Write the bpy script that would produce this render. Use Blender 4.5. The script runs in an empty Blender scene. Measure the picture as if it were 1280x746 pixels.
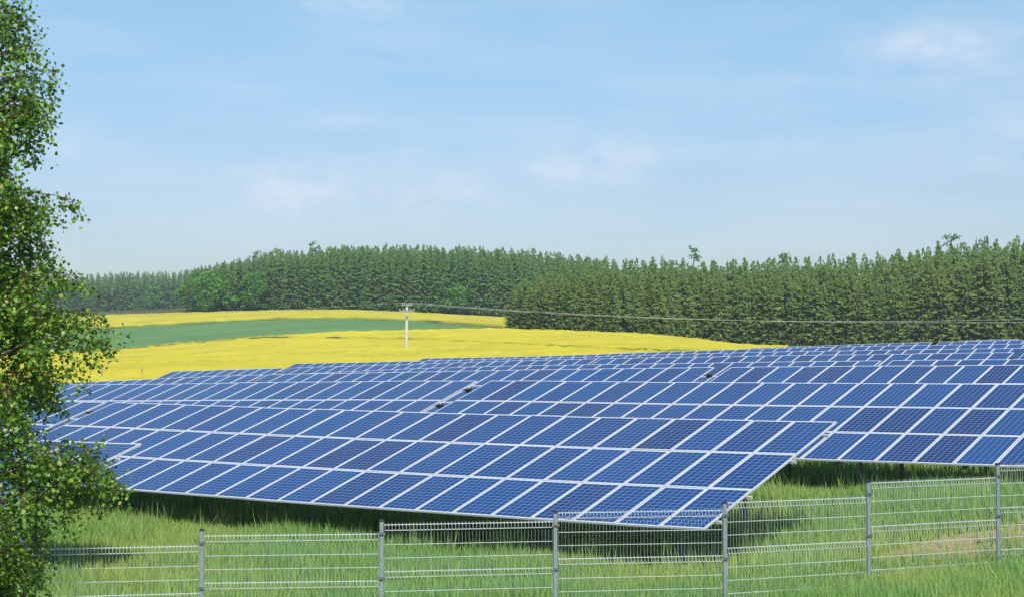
import bpy, bmesh, math, random
import numpy as np
from mathutils import Vector, Matrix
random.seed(7); RNG = np.random.default_rng(11)
scene = bpy.context.scene
COL = scene.collection
R = math.radians

# ------------------------------------------------------------------ camera, sky, sun, exposure
F = 2158.23                       # focal length in photograph pixels (1280 wide)
PITCH = R(1.5128)
cam_d = bpy.data.cameras.new("camera"); cam_d.sensor_width = 36.0; cam_d.lens = 36.0*F/1280
cam_d.clip_start = 0.5; cam_d.clip_end = 20000
cam = bpy.data.objects.new("camera", cam_d); COL.objects.link(cam)
cam.location = (0, 0, 0); cam.rotation_euler = (R(90)+PITCH, 0, 0)
scene.camera = cam

SUN_EL = R(49); SUN_DIR = Vector((0.13, -0.99, 0)).normalized()      # horizontal direction towards the sun
world = bpy.data.worlds.new("World"); scene.world = world; world.use_nodes = True
wn = world.node_tree.nodes; wl = world.node_tree.links; wn.clear()
w_out = wn.new('ShaderNodeOutputWorld'); w_bg = wn.new('ShaderNodeBackground'); w_bg.inputs[1].default_value = 0.098
sky = wn.new('ShaderNodeTexSky'); sky.sky_type = 'NISHITA'; sky.sun_disc = False
sky.sun_elevation = SUN_EL; sky.sun_rotation = math.atan2(SUN_DIR.x, SUN_DIR.y)
sky.altitude = 300; sky.air_density = 1.0; sky.dust_density = 1.0; sky.ozone_density = 1.2
tc = wn.new('ShaderNodeTexCoord')
def wmath(op, a, b=None, c=None):
    n = wn.new('ShaderNodeMath'); n.operation = op
    for i, v in enumerate((a, b, c)):
        if v is None: continue
        if isinstance(v, (int, float)): n.inputs[i].default_value = v
        else: wl.new(v, n.inputs[i])
    return n.outputs[0]
sep = wn.new('ShaderNodeSeparateXYZ'); wl.new(tc.outputs['Generated'], sep.inputs[0])
az = wmath('ARCTAN2', sep.outputs[0], sep.outputs[1]); el = wmath('ARCSINE', sep.outputs[2])
comb = wn.new('ShaderNodeCombineXYZ'); wl.new(wmath('MULTIPLY', az, 30.0), comb.inputs[0]); wl.new(wmath('MULTIPLY', el, 52.0), comb.inputs[1])
nz = wn.new('ShaderNodeTexNoise'); nz.inputs['Scale'].default_value = 1.1; nz.inputs['Detail'].default_value = 6; nz.inputs['Roughness'].default_value = .55
wl.new(comb.outputs[0], nz.inputs['Vector'])
# faint fair-weather clouds: (azimuth, elevation, width, height, strength) in degrees
def sky_dir(px, py): return math.degrees(math.atan2((px-640)/F, 1)), math.degrees(math.atan2((430-py)/F, 1))
CL = [(370, 240, 75, 34, .85), (545, 246, 75, 26, .75), (742, 201, 75, 30, .82), (1180, 68, 100, 38, .68), (430, 6, 80, 16, .45), (1250, 185, 70, 40, .35),
      (610, 200, 40, 18, .2), (520, 195, 30, 14, .25), (1040, 104, 170, 7, .25), (960, 190, 160, 12, .18), (100, 185, 50, 22, .3), (1040, 295, 120, 16, .15), (540, 150, 190, 10, .16), (350, 155, 120, 9, .12)]
tot = None
for (px, py, wx, wy, st) in CL:
    a0, e0 = sky_dir(px, py); sa = math.degrees(wx/F); se = math.degrees(wy/F)
    da = wmath('DIVIDE', wmath('SUBTRACT', az, R(a0)), R(sa)); de = wmath('DIVIDE', wmath('SUBTRACT', el, R(e0)), R(se))
    g = wmath('EXPONENT', wmath('MULTIPLY', wmath('ADD', wmath('MULTIPLY', da, da), wmath('MULTIPLY', de, de)), -1.0))
    g = wmath('MULTIPLY', g, st)
    tot = g if tot is None else wmath('ADD', tot, g)
mr = wn.new('ShaderNodeMapRange'); mr.inputs[1].default_value = .22; mr.inputs[2].default_value = .82; mr.interpolation_type = 'SMOOTHSTEP'; wl.new(nz.outputs[0], mr.inputs[0])
cl = wmath('MULTIPLY', tot, mr.outputs[0])
nz2 = wn.new('ShaderNodeTexNoise'); nz2.inputs['Scale'].default_value = .35; nz2.inputs['Detail'].default_value = 5
comb2 = wn.new('ShaderNodeCombineXYZ'); wl.new(wmath('MULTIPLY', az, 22.0), comb2.inputs[0]); wl.new(wmath('MULTIPLY', el, 110.0), comb2.inputs[1]); wl.new(comb2.outputs[0], nz2.inputs['Vector'])
mr2 = wn.new('ShaderNodeMapRange'); mr2.inputs[1].default_value = .42; mr2.inputs[2].default_value = .75; mr2.inputs[4].default_value = .20; wl.new(nz2.outputs[0], mr2.inputs[0])
cl = wmath('MINIMUM', wmath('ADD', cl, mr2.outputs[0]), .8)
wmix = wn.new('ShaderNodeMix'); wmix.data_type = 'RGBA'; wl.new(cl, wmix.inputs[0])
wtint = wn.new('ShaderNodeMix'); wtint.data_type = 'RGBA'; wtint.blend_type = 'MULTIPLY'; wtint.inputs[0].default_value = 1; wl.new(sky.outputs[0], wtint.inputs[6]); 
wt2 = wn.new('ShaderNodeMix'); wt2.data_type = 'RGBA'; wt2.inputs[6].default_value = (.79, .84, .965, 1); wt2.inputs[7].default_value = (.90, 1.10, 1.10, 1)
wmr = wn.new('ShaderNodeMapRange'); wmr.inputs[1].default_value = R(5.); wmr.inputs[2].default_value = R(12); wl.new(el, wmr.inputs[0]); wl.new(wmr.outputs[0], wt2.inputs[0]); wl.new(wt2.outputs[2], wtint.inputs[7])
wl.new(wtint.outputs[2], wmix.inputs[6])
wmix.inputs[7].default_value = (6.7, 6.9, 7.6, 1)
wl.new(wmix.outputs[2], w_bg.inputs[0]); wl.new(w_bg.outputs[0], w_out.inputs[0])

sun_d = bpy.data.lights.new("sun", 'SUN'); sun_d.energy = 4.0; sun_d.angle = R(.5); sun_d.color = (1, .95, .86)
sun = bpy.data.objects.new("sun", sun_d); COL.objects.link(sun)
to_sun = Vector((SUN_DIR.x*math.cos(SUN_EL), SUN_DIR.y*math.cos(SUN_EL), math.sin(SUN_EL)))
sun.rotation_euler = to_sun.to_track_quat('Z', 'Y').to_euler(); sun.location = to_sun*50
vs = scene.view_settings; vs.view_transform = 'Standard'; vs.look = 'None'; vs.exposure = 0.42; vs.gamma = 1; vs.use_curve_mapping = False
scene.cycles.max_bounces = 6; scene.cycles.diffuse_bounces = 2; scene.cycles.glossy_bounces = 3; scene.cycles.transmission_bounces = 3; scene.cycles.transparent_max_bounces = 8

# ------------------------------------------------------------------ helpers
def tag(o, label=None, cat=None, group=None, kind=None):
    if label: o['label'] = label
    if cat: o['category'] = cat
    if group: o['group'] = group
    if kind: o['kind'] = kind
    return o
def empty(name, loc=(0, 0, 0), rz=0, parent=None):
    o = bpy.data.objects.new(name, None); o.empty_display_size = .3; COL.objects.link(o)
    o.location = loc; o.rotation_euler = (0, 0, rz); o.parent = parent
    return o
def link(name, me, parent=None):
    o = bpy.data.objects.new(name, me); COL.objects.link(o); o.parent = parent
    return o
def np_mesh(name, V, faces, mats, mat_idx=None, smooth=False):
    """faces: list of int arrays (n,k)"""
    me = bpy.data.meshes.new(name)
    V = np.asarray(V, np.float32); me.vertices.add(len(V)); me.vertices.foreach_set('co', V.ravel())
    if not isinstance(faces, (list, tuple)): faces = [faces]
    faces = [np.asarray(f, np.int32) for f in faces if len(f)]
    loops = np.concatenate([f.ravel() for f in faces]); sizes = np.concatenate([np.full(len(f), f.shape[1], np.int32) for f in faces])
    me.loops.add(len(loops)); me.loops.foreach_set('vertex_index', loops)
    me.polygons.add(len(sizes)); st = np.zeros(len(sizes), np.int32); st[1:] = np.cumsum(sizes)[:-1]
    me.polygons.foreach_set('loop_start', st)
    if mat_idx is not None: me.polygons.foreach_set('material_index', np.asarray(mat_idx, np.int32))
    if smooth: me.polygons.foreach_set('use_smooth', np.ones(len(sizes), bool))
    for m in (mats if isinstance(mats, (list, tuple)) else [mats]): me.materials.append(m)
    me.update(calc_edges=True); me.validate()
    return me
class MB:
    """collects boxes, bars and tubes into one mesh"""
    def __init__(s): s.v = []; s.f = []; s.m = []
    def add(s, vs, fs, mi=0):
        o = len(s.v); s.v += [tuple(v) for v in vs]; s.f += [tuple(i+o for i in f) for f in fs]; s.m += [mi]*len(fs)
    def box(s, x0, x1, y0, y1, z0, z1, mi=0, M=None):
        vs = [Vector((x, y, z)) for x in (x0, x1) for y in (y0, y1) for z in (z0, z1)]
        if M is not None: vs = [M @ v for v in vs]
        s.add(vs, [(0, 1, 3, 2), (4, 6, 7, 5), (0, 4, 5, 1), (2, 3, 7, 6), (0, 2, 6, 4), (1, 5, 7, 3)], mi)
    def tube(s, pts, rad, n=6, mi=0, caps=True):
        pts = [Vector(p) for p in pts]
        rads = rad if isinstance(rad, (list, tuple)) else [rad]*len(pts)
        rings = []
        ref = None
        for i, p in enumerate(pts):
            t = (pts[min(i+1, len(pts)-1)]-pts[max(i-1, 0)]).normalized()
            if ref is None: ref = Vector((0, 0, 1)) if abs(t.z) < .9 else Vector((1, 0, 0))
            a = t.cross(ref)
            if a.length < 1e-4: a = t.cross(Vector((0, 1, 0)))
            a.normalize(); b = t.cross(a)
            rings.append([p+(a*math.cos(2*math.pi*k/n+math.pi/n)+b*math.sin(2*math.pi*k/n+math.pi/n))*rads[i] for k in range(n)])
        vs = [v for r in rings for v in r]; fs = []
        for i in range(len(pts)-1):
            for k in range(n): fs.append((i*n+k, i*n+(k+1) % n, (i+1)*n+(k+1) % n, (i+1)*n+k))
        if caps: fs += [tuple(range(n))[::-1], tuple((len(pts)-1)*n+k for k in range(n))]
        s.add(vs, fs, mi)
    def mesh(s, name, mats, smooth=False):
        me = bpy.data.meshes.new(name); me.from_pydata(s.v, [], s.f)
        for m in (mats if isinstance(mats, (list, tuple)) else [mats]): me.materials.append(m)
        me.polygons.foreach_set('material_index', s.m)
        if smooth: me.polygons.foreach_set('use_smooth', [True]*len(s.f))
        me.update(); return me
    def build(s, name, mats, parent=None, smooth=False): return link(name, s.mesh(name, mats, smooth), parent)

class NT:
    def __init__(s, name):
        s.mat = bpy.data.materials.new(name); s.mat.use_nodes = True; s.t = s.mat.node_tree; s.n = s.t.nodes; s.n.clear()
        s.out = s.n.new('ShaderNodeOutputMaterial')
    def new(s, typ, **kw):
        n = s.n.new(typ)
        for k, v in kw.items(): setattr(n, k, v)
        return n
    def set(s, sock, v):
        if v is None: return
        if hasattr(v, 'is_linked') or isinstance(v, bpy.types.NodeSocket): s.t.links.new(v, sock)
        else: sock.default_value = v
    def math(s, op, a, b=None, c=None, clamp=False):
        n = s.new('ShaderNodeMath', operation=op, use_clamp=clamp)
        for i, v in enumerate((a, b, c)): s.set(n.inputs[i], v)
        return n.outputs[0]
    def mix(s, fac, a, b, blend='MIX'):
        n = s.new('ShaderNodeMix', data_type='RGBA', blend_type=blend)
        s.set(n.inputs[0], fac); s.set(n.inputs[6], a); s.set(n.inputs[7], b); return n.outputs[2]
    def noise(s, scale, detail=4, rough=.55, vec=None, dist=0):
        n = s.new('ShaderNodeTexNoise'); n.inputs['Scale'].default_value = scale; n.inputs['Detail'].default_value = detail
        n.inputs['Roughness'].default_value = rough; n.inputs['Distortion'].default_value = dist
        if vec is not None: s.set(n.inputs['Vector'], vec)
        return n.outputs[0]
    def ramp(s, fac, lo, hi, a=0., b=1.):
        n = s.new('ShaderNodeMapRange'); n.inputs[1].default_value = lo; n.inputs[2].default_value = hi; n.inputs[3].default_value = a; n.inputs[4].default_value = b
        s.set(n.inputs[0], fac); return n.outputs[0]
    def pos(s, scale=(1, 1, 1), obj=False):
        v = s.new('ShaderNodeTexCoord').outputs['Object'] if obj else s.new('ShaderNodeNewGeometry').outputs['Position']
        m = s.new('ShaderNodeMapping'); m.inputs['Scale'].default_value = scale; s.set(m.inputs[0], v); return m.outputs[0]
    def bsdf(s, col, rough=.8, metal=0., spec=.3, bump=None, bstr=.3, bdist=.02):
        p = s.new('ShaderNodeBsdfPrincipled'); s.set(p.inputs['Base Color'], col); s.set(p.inputs['Roughness'], rough); s.set(p.inputs['Metallic'], metal)
        p.inputs['Specular IOR Level'].default_value = spec
        if bump is not None:
            b = s.new('ShaderNodeBump'); b.inputs['Strength'].default_value = bstr; b.inputs['Distance'].default_value = bdist; s.set(b.inputs['Height'], bump); s.t.links.new(b.outputs[0], p.inputs['Normal'])
        return p
    def done(s, sh):
        s.t.links.new(sh.outputs[0] if hasattr(sh, 'outputs') else sh, s.out.inputs[0]); return s.mat
    def leafy(s, col, trans=.35, rough=.6, spec=.25, tcol=None):
        p = s.bsdf(col, rough, 0, spec); t = s.new('ShaderNodeBsdfTranslucent'); s.set(t.inputs[0], tcol if tcol is not None else col)
        m = s.new('ShaderNodeMixShader'); m.inputs[0].default_value = trans; s.t.links.new(p.outputs[0], m.inputs[1]); s.t.links.new(t.outputs[0], m.inputs[2])
        return s.done(m)
def c4(r, g, b): return (r, g, b, 1)

# ------------------------------------------------------------------ materials
def mat_metal(name, col, rough=.45, metal=.5, var=.12, scale=8):
    t = NT(name); n = t.noise(scale, 4, vec=t.pos(obj=True))
    dark = c4(*[c*(1-var*2) for c in col])
    return t.done(t.bsdf(t.mix(n, dark, c4(*[min(1, c*(1+var)) for c in col])), t.ramp(n, 0, 1, rough-.08, rough+.12), metal, .5))
M_alu = mat_metal('anodised_aluminium', (.60, .62, .65), .42, .2, .06, 2)
M_steel = mat_metal('galvanised_steel', (.20, .22, .23), .5, .6, .12, 14)
M_wire = mat_metal('galvanised_wire', (.56, .60, .60), .45, .2, .06, 5)
M_post = mat_metal('galvanised_post', (.27, .33, .34), .5, .35, .1, 9)
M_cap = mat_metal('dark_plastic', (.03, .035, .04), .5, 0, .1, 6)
def mat_cells():
    t = NT('solar_cells')
    uv = t.new('ShaderNodeTexCoord').outputs['Object']
    sx = t.new('ShaderNodeSeparateXYZ'); t.set(sx.inputs[0], uv)
    x, y = sx.outputs[0], sx.outputs[1]
    cx = t.math('DIVIDE', t.math('SUBTRACT', x, .038), .1523); cy = t.math('DIVIDE', t.math('SUBTRACT', y, .048), .1553)
    fx = t.math('ABSOLUTE', t.math('SUBTRACT', t.math('FRACT', cx), .5)); fy = t.math('ABSOLUTE', t.math('SUBTRACT', t.math('FRACT', cy), .5))
    e = t.math('MAXIMUM', fx, fy)
    line = t.math('GREATER_THAN', e, .464)
    inside = t.math('MULTIPLY', t.math('MULTIPLY', t.math('GREATER_THAN', cx, 0), t.math('LESS_THAN', cx, 6)), t.math('MULTIPLY', t.math('GREATER_THAN', cy, 0), t.math('LESS_THAN', cy, 12)))
    bus = t.math('LESS_THAN', t.math('ABSOLUTE', t.math('SUBTRACT', t.math('FRACT', t.math('MULTIPLY', cx, 3)), .5)), .022)
    oi = t.new('ShaderNodeObjectInfo').outputs['Random']
    oi2 = t.math('FRACT', t.math('MULTIPLY', oi, 37.31))
    wn_ = t.new('ShaderNodeTexWhiteNoise', noise_dimensions='4D')
    cell = t.new('ShaderNodeCombineXYZ'); t.set(cell.inputs[0], t.math('FLOOR', cx)); t.set(cell.inputs[1], t.math('FLOOR', cy)); t.set(wn_.inputs['Vector'], cell.outputs[0]); t.set(wn_.inputs['W'], t.math('MULTIPLY', oi, 91.))
    vo = t.new('ShaderNodeTexVoronoi'); vo.inputs['Scale'].default_value = 30; t.set(vo.inputs['Vector'], uv)
    base = t.mix(oi, c4(.004, .045, .175), c4(.004, .034, .145))
    base = t.mix(t.ramp(oi2, .60, 1.0), base, c4(.006, .016, .092))
    base = t.mix(t.ramp(wn_.outputs[0], 0, 1, 0, .25), base, c4(.008, .036, .145))
    base = t.mix(t.math('MULTIPLY', vo.outputs['Color'], .08), base, c4(.015, .055, .18))
    base = t.mix(t.math('MULTIPLY', bus, .12), base, c4(.18, .24, .33))
    base = t.mix(line, base, c4(.17, .27, .45))
    base = t.mix(inside, c4(.58, .62, .68), base)
    p = t.bsdf(base, .09, 0, .26)
    return t.done(p)
M_cells = mat_cells()
M_back = NT('module_backsheet'); M_back = M_back.done(M_back.bsdf(c4(.55, .56, .58), .6))
def mat_ground():
    t = NT('meadow_ground'); p = t.pos()
    n1 = t.noise(.15, 5, vec=p); n2 = t.noise(3, 5, .65, vec=p)
    g = t.mix(t.ramp(n1, .35, .65), c4(.045, .075, .018), c4(.08, .10, .03))
    g = t.mix(t.ramp(n2, .4, .75), g, c4(.11, .09, .05))
    return t.done(t.bsdf(g, .95, 0, .1, n2, .6, .05))
M_ground = mat_ground()
def mat_soil():
    t = NT('bare_soil'); p = t.pos(); n = t.noise(2.5, 6, .7, vec=p); n2 = t.noise(14, 4, .6, vec=p)
    g = t.mix(t.ramp(n, .3, .7), c4(.28, .20, .12), c4(.42, .32, .19)); g = t.mix(t.ramp(n2, .55, .7), g, c4(.13, .16, .05))
    return t.done(t.bsdf(g, .95, 0, .1, n2, .8, .04))
M_soil = mat_soil()
def mat_rape(name, y1, y2, gr):
    t = NT(name); p = t.pos(); n = t.noise(.9, 6, .75, vec=p); n2 = t.noise(.035, 4, .6, vec=p); n3 = t.noise(4, 3, .7, vec=p)
    n4 = t.noise(.09, 5, .7, vec=t.pos((1, .35, 1)))
    s = t.math('ADD', t.math('MULTIPLY', n, .45), t.math('ADD', t.math('ADD', t.math('MULTIPLY', n2, .30), t.math('MULTIPLY', n4, .30)), t.math('MULTIPLY', n3, .25)))
    g = t.mix(t.ramp(s, .50, .80), y1, y2); g = t.mix(t.ramp(n3, .56, .78, 0, .6), g, gr)
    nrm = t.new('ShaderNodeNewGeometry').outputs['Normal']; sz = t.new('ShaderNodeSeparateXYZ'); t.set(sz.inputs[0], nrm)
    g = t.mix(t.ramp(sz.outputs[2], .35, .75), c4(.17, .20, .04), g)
    return t.done(t.bsdf(g, .9, 0, .1, n, .8, .3))
M_rape = mat_rape('rapeseed_bloom', c4(.37, .34, .040), c4(.67, .57, .045), c4(.20, .24, .035))
M_rape2 = mat_rape('rapeseed_bloom_far', c4(.35, .325, .045), c4(.60, .52, .05), c4(.20, .24, .04))
def mat_wheat():
    t = NT('green_crop'); p = t.pos(); n = t.noise(.03, 5, .65, vec=p); n2 = t.noise(1.2, 5, .7, vec=p)
    g = t.mix(t.ramp(n, .35, .65), c4(.095, .20, .075), c4(.14, .25, .09)); g = t.mix(t.ramp(n2, .45, .8, 0, .6), g, c4(.07, .13, .045))
    return t.done(t.bsdf(g, .9, 0, .1, n2, .5, .15))
M_wheat = mat_wheat()
def mat_needles(name, a, b, c):
    t = NT(name); isl = t.new('ShaderNodeNewGeometry').outputs['Random Per Island']; oi = t.new('ShaderNodeObjectInfo').outputs['Random']
    g = t.mix(isl, a, b); g = t.mix(t.ramp(oi, 0, 1, 0, .75), g, c)
    n = t.noise(.9, 4, .7, vec=t.pos()); g = t.mix(t.ramp(n, .45, .75, 0, .45), g, b)
    return t.leafy(g, .22, .75, .12)
M_needles = mat_needles('spruce_needles', c4(.060, .130, .034), c4(.20, .31, .075), c4(.18, .225, .065))
M_needles_far = mat_needles('spruce_needles_far', c4(.045, .130, .038), c4(.15, .29, .072), c4(.13, .205, .056))
M_leaf_dec = mat_needles('broad_leaves', c4(.058, .18, .028), c4(.135, .30, .048), c4(.08, .21, .042))
def mat_bark(name, a, b, s=6):
    t = NT(name); p = t.pos((s, s, s*.3), obj=True); n = t.noise(1, 6, .7, vec=p)
    return t.done(t.bsdf(t.mix(t.ramp(n, .35, .65), a, b), .9, 0, .1, n, .6, .03))
M_bark = mat_bark('spruce_bark', c4(.06, .045, .035), c4(.13, .10, .08))
M_birchbark = mat_bark('birch_bark', c4(.08, .07, .06), c4(.55, .52, .47), 4)
M_twig = mat_bark('birch_twig', c4(.05, .03, .02), c4(.12, .075, .05), 20)
def mat_birchleaf():
    t = NT('birch_leaves'); isl = t.new('ShaderNodeNewGeometry').outputs['Random Per Island']
    g = t.mix(isl, c4(.028, .105, .010), c4(.22, .40, .050)); g = t.mix(t.ramp(isl, .93, .95), g, c4(.36, .40, .11)); g = t.mix(t.ramp(isl, .0, .02, 1, 0), g, c4(.16, .10, .03))
    return t.leafy(g, .26, .42, .4, t.mix(.5, g, c4(.34, .52, .04)))
M_birchleaf = mat_birchleaf()
def mat_grass():
    t = NT('grass_blades'); isl = t.new('ShaderNodeNewGeometry').outputs['Random Per Island']; p = t.pos()
    n = t.noise(.55, 4, .6, vec=p); n2 = t.noise(.2, 3, .6, vec=p)
    g = t.mix(isl, c4(.10, .27, .040), c4(.42, .60, .16))
    g = t.mix(t.ramp(n, .40, .65, 0, .6), g, c4(.20, .42, .20)); g = t.mix(t.ramp(n2, .48, .68, 0, .8), g, c4(.42, .52, .13))
    g = t.mix(t.ramp(isl, .9, .95, 0, .7), g, c4(.38, .36, .16))
    return t.leafy(g, .42, .6, .25)
M_grass = mat_grass()
M_conc = mat_bark('pole_concrete', c4(.42, .40, .36), c4(.60, .58, .54), 2)
M_ins = NT('insulator'); M_ins = M_ins.done(M_ins.bsdf(c4(.45, .40, .36), .25, 0, .6))
M_cable = mat_metal('cable', (.45, .45, .44), .6, .1, .05, 2)
M_wood = mat_bark('weathered_wood', c4(.18, .15, .12), c4(.34, .31, .27), 8)

# ------------------------------------------------------------------ terrain
TOP0 = np.array([6.97622, 37.04449, -1.75684]); UH = np.array([.802752, -.596312, 0]); NH = np.array([.596312, .802752, 0])
PIT = 11.3; TILT = R(17.76); ML = 1.98; MW = 1.01
VV = NH*math.cos(TILT)+np.array([0, 0, math.sin(TILT)])
ROWZ = {0: [(-34, -.5), (-12, -.24), (-9.2, -.19), (0, -.05)],
 1: [(-50, -.2), (-23.2, .03), (-17, .005), (-10, 0), (-3.1, .03), (0, .07), (8, .2)],
 2: [(-60, -.25), (-40.6, .1), (-33, .22), (-28, .36), (-18.4, .54), (-9.3, .59), (0, .67), (10, .76)],
 3: [(-75, -.95), (-51.5, -.13), (-46.1, .11), (-41.3, .31), (-39, .38), (-31.5, .54), (-24.7, .71), (-18.6, .82), (-13.8, .91), (-8.75, .98), (-4.2, 1.05), (8, 1.2)],
 4: [(-75, -.8), (-60, -.3), (-46.9, .18), (-41, .49), (-32.9, .71), (-25.6, .84), (-19.8, .96), (-13.8, 1.06), (-8.3, 1.14), (5, 1.3)],
 5: [(-80, -.35), (-70.5, -.07), (-61.3, .2), (-50.6, .53), (-41.1, .83), (-32.6, 1.03), (-25.9, 1.14), (-18.9, 1.26), (-12.5, 1.36), (5, 1.6)],
 6: [(-80, .1), (-70, .35), (-60.2, .56), (-49.4, .82), (-39.7, 1.09), (-31.9, 1.29), (-23.9, 1.43), (-16.6, 1.53), (0, 1.75)],
 7: [(-80, .3), (-67.6, .67), (-57.6, .84), (-46.7, 1.19), (-38, 1.47), (-28.9, 1.64), (-20.7, 1.77), (0, 2.05)],
 8: [(-70, .85), (-44, 1.49), (-34, 1.82), (-24.9, 2.02), (-5, 2.35)],
 9: [(-70, 1.0), (-45, 1.7), (-31.5, 2.05), (-29.4, 2.15), (-10, 2.5)]}
def smooth_interp(s, pts):
    xs = np.array([p[0] for p in pts]); ys = np.array([p[1] for p in pts])
    s = np.asarray(s, float); acc = 0
    for d in np.linspace(-3.2, 3.2, 9): acc = acc+np.interp(s+d, xs, ys)
    return acc/9
def row_z(k, s): return smooth_interp(s, ROWZ[k])
class TPS:
    def __init__(self, P, z, lam=1e-6):
        P = np.asarray(P, float); z = np.asarray(z, float); self.P = P; n = len(P)
        K = self.k(P, P)+lam*np.eye(n); Q = np.c_[np.ones(n), P]
        A = np.block([[K, Q], [Q.T, np.zeros((3, 3))]])
        self.w = np.linalg.solve(A, np.r_[z, 0, 0, 0])
    @staticmethod
    def k(A, B):
        d2 = ((A[:, None]-B[None])**2).sum(-1); return .5*d2*np.log(d2+1e-12)
    def __call__(self, X):
        X = np.asarray(X, float); out = np.empty(len(X))
        for i in range(0, len(X), 20000):
            x = X[i:i+20000]; out[i:i+20000] = self.k(x, self.P)@self.w[:-3]+np.c_[np.ones(len(x)), x]@self.w[-3:]
        return out
# far terrain: height of the line of sight (photo row) at several distances along several directions
FD = [150, 270, 450, 600, 720, 1100]
FY = {-300: [486, 462, 444, 416, 399, 392], 0: [483, 459, 441, 412, 396, 391], 150: [480, 456, 437, 409, 393, 390], 330: [476, 450, 421.5, 399, 388, 376], 430: [474, 447, 414, 397.5, 387.5, 372],
      507: [472, 444, 411.5, 399.5, 389.5, 372], 600: [470, 442, 410.5, 402, 394, 374], 640: [468, 440, 411.5, 403, 397, 376], 800: [457, 438, 418, 412, 408, 384], 950: [449, 444, 438, 433, 429, 398],
      1280: [443, 437, 430, 425, 420, 384], 1700: [436, 430, 421, 416, 410, 378]}
fp = []; fy = []
for px, ys in FY.items():
    for D, y in zip(FD, ys): fp.append((px/300., math.log(D)*2.2)); fy.append(y)
far_tps = TPS(fp, fy, 1e-4)
def far_y(px, D): return far_tps(np.c_[np.clip(px, -600, 1900)/300., np.log(np.clip(D, 100, 1500))*2.2])
def far_z(px, D): return (430-far_y(px, D))/F*np.minimum(D, 1500)
POSTS = [(30, 23.9, 668, -4.45), (253.5, 24.3, 662, -4.45), (477.5, 24.5, 650.5, -4.35), (694, 24.9, 640, -4.25), (905, 25.3, 628, -4.15), (1084, 26.3, 602, -3.92), (1245.5, 27.3, 580, -3.72), (1398, 28.3, 556, -3.45)]
np_, nzs = [], []
for k, pts in ROWZ.items():
    for s, z in pts:
        if k >= 1 and s < -62 - 2*k: continue
        P = TOP0+s*UH+((k-1)*PIT-2.8)*NH; np_.append(P[:2]); nzs.append(TOP0[2]+float(row_z(k, s))-2.66)
for px, D, y, zg in POSTS: np_.append(((px-640)/F*D, D)); nzs.append(zg)
for x, y, z in [(0, 0, -1.8), (-8, 0, -1.8), (8, 0, -1.8), (0, -20, -1.8), (-20, -20, -1.8), (20, -20, -1.8), (0, 7, -2.0), (-6, 8, -2.3), (6, 8, -1.9), (-5, 17, -3.9), (0, 17, -3.75), (5, 17, -3.5), (9, 20, -3.4), (-14, 20, -4.4), (11, 31, -3.5), (8, 31, -3.72), (14, 38, -3.4), (-20, 45, -4.9), (-40, 30, -5)]:
    np_.append((x, y)); nzs.append(z)
for px in (-500, -200, 150, 400, 640, 900, 1280, 1700):
    for D in (190, 240):
        np_.append(((px-640)/F*D, D)); nzs.append(float(far_z(np.array([px]), np.array([D]))[0]))
near_tps = TPS(np.array(np_)/30., nzs, 1e-5)
def ground_z(x, y):
    x = np.atleast_1d(np.asarray(x, float)); y = np.atleast_1d(np.asarray(y, float))
    D = np.maximum(y, 1.0); px = 640+F*x/D; rad = np.hypot(x, y)
    zn = near_tps(np.c_[np.clip(x, -80, 90), np.clip(y, -25, 250)]/30.)
    zf = far_z(px, np.maximum(D, rad*.6))
    w = np.clip((rad-140)/70., 0, 1); w = w*w*(3-2*w)
    return zn*(1-w)+zf*w
def gz(x, y): return float(ground_z([x], [y])[0])
def at(px, D):                                  # ground point seen along photo column px at distance D
    x = (px-640)/F*D; return x, D, gz(x, D)
def at_y(px, D, py): return ((px-640)/F*D, D, (430-py)/F*D)

# the ground: one sheet reaching the horizon (fine rays in front of the camera, coarse behind)
front = np.arctan2((np.linspace(-500, 1800, 171)-640)/F, 1)
rest = np.linspace(front[-1], front[0]+2*math.pi, 40)[1:-1]
ang = np.r_[front, rest]
rad = np.unique(np.r_[np.linspace(1.5, 60, 50), np.geomspace(60, 1300, 90), np.geomspace(1300, 3000, 6)])
A_, R_ = np.meshgrid(ang, rad)
gx, gy = np.sin(A_)*R_, np.cos(A_)*R_
gzv = ground_z(gx.ravel(), gy.ravel()).reshape(gx.shape)
nA = len(ang); V = np.c_[gx.ravel(), gy.ravel(), gzv.ravel()]
V = np.r_[V, [[0, 0, gz(0, 0)]]]
ii, jj = np.meshgrid(np.arange(len(rad)-1), np.arange(nA), indexing='ij'); j2 = (jj+1) % nA
Q = np.c_[(ii*nA+jj).ravel(), (ii*nA+j2).ravel(), ((ii+1)*nA+j2).ravel(), ((ii+1)*nA+jj).ravel()][:, ::-1]
T3 = np.c_[np.full(nA, len(V)-1), (np.arange(nA)+1) % nA, np.arange(nA)][:, ::-1]
V_GROUND_MIN = V[:, 2].min(); print('ground', V[:, 2].min(), V[:, 2].max())
tag(link('ground', np_mesh('ground', V, [Q, T3], M_ground, smooth=True)), kind='structure')

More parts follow.
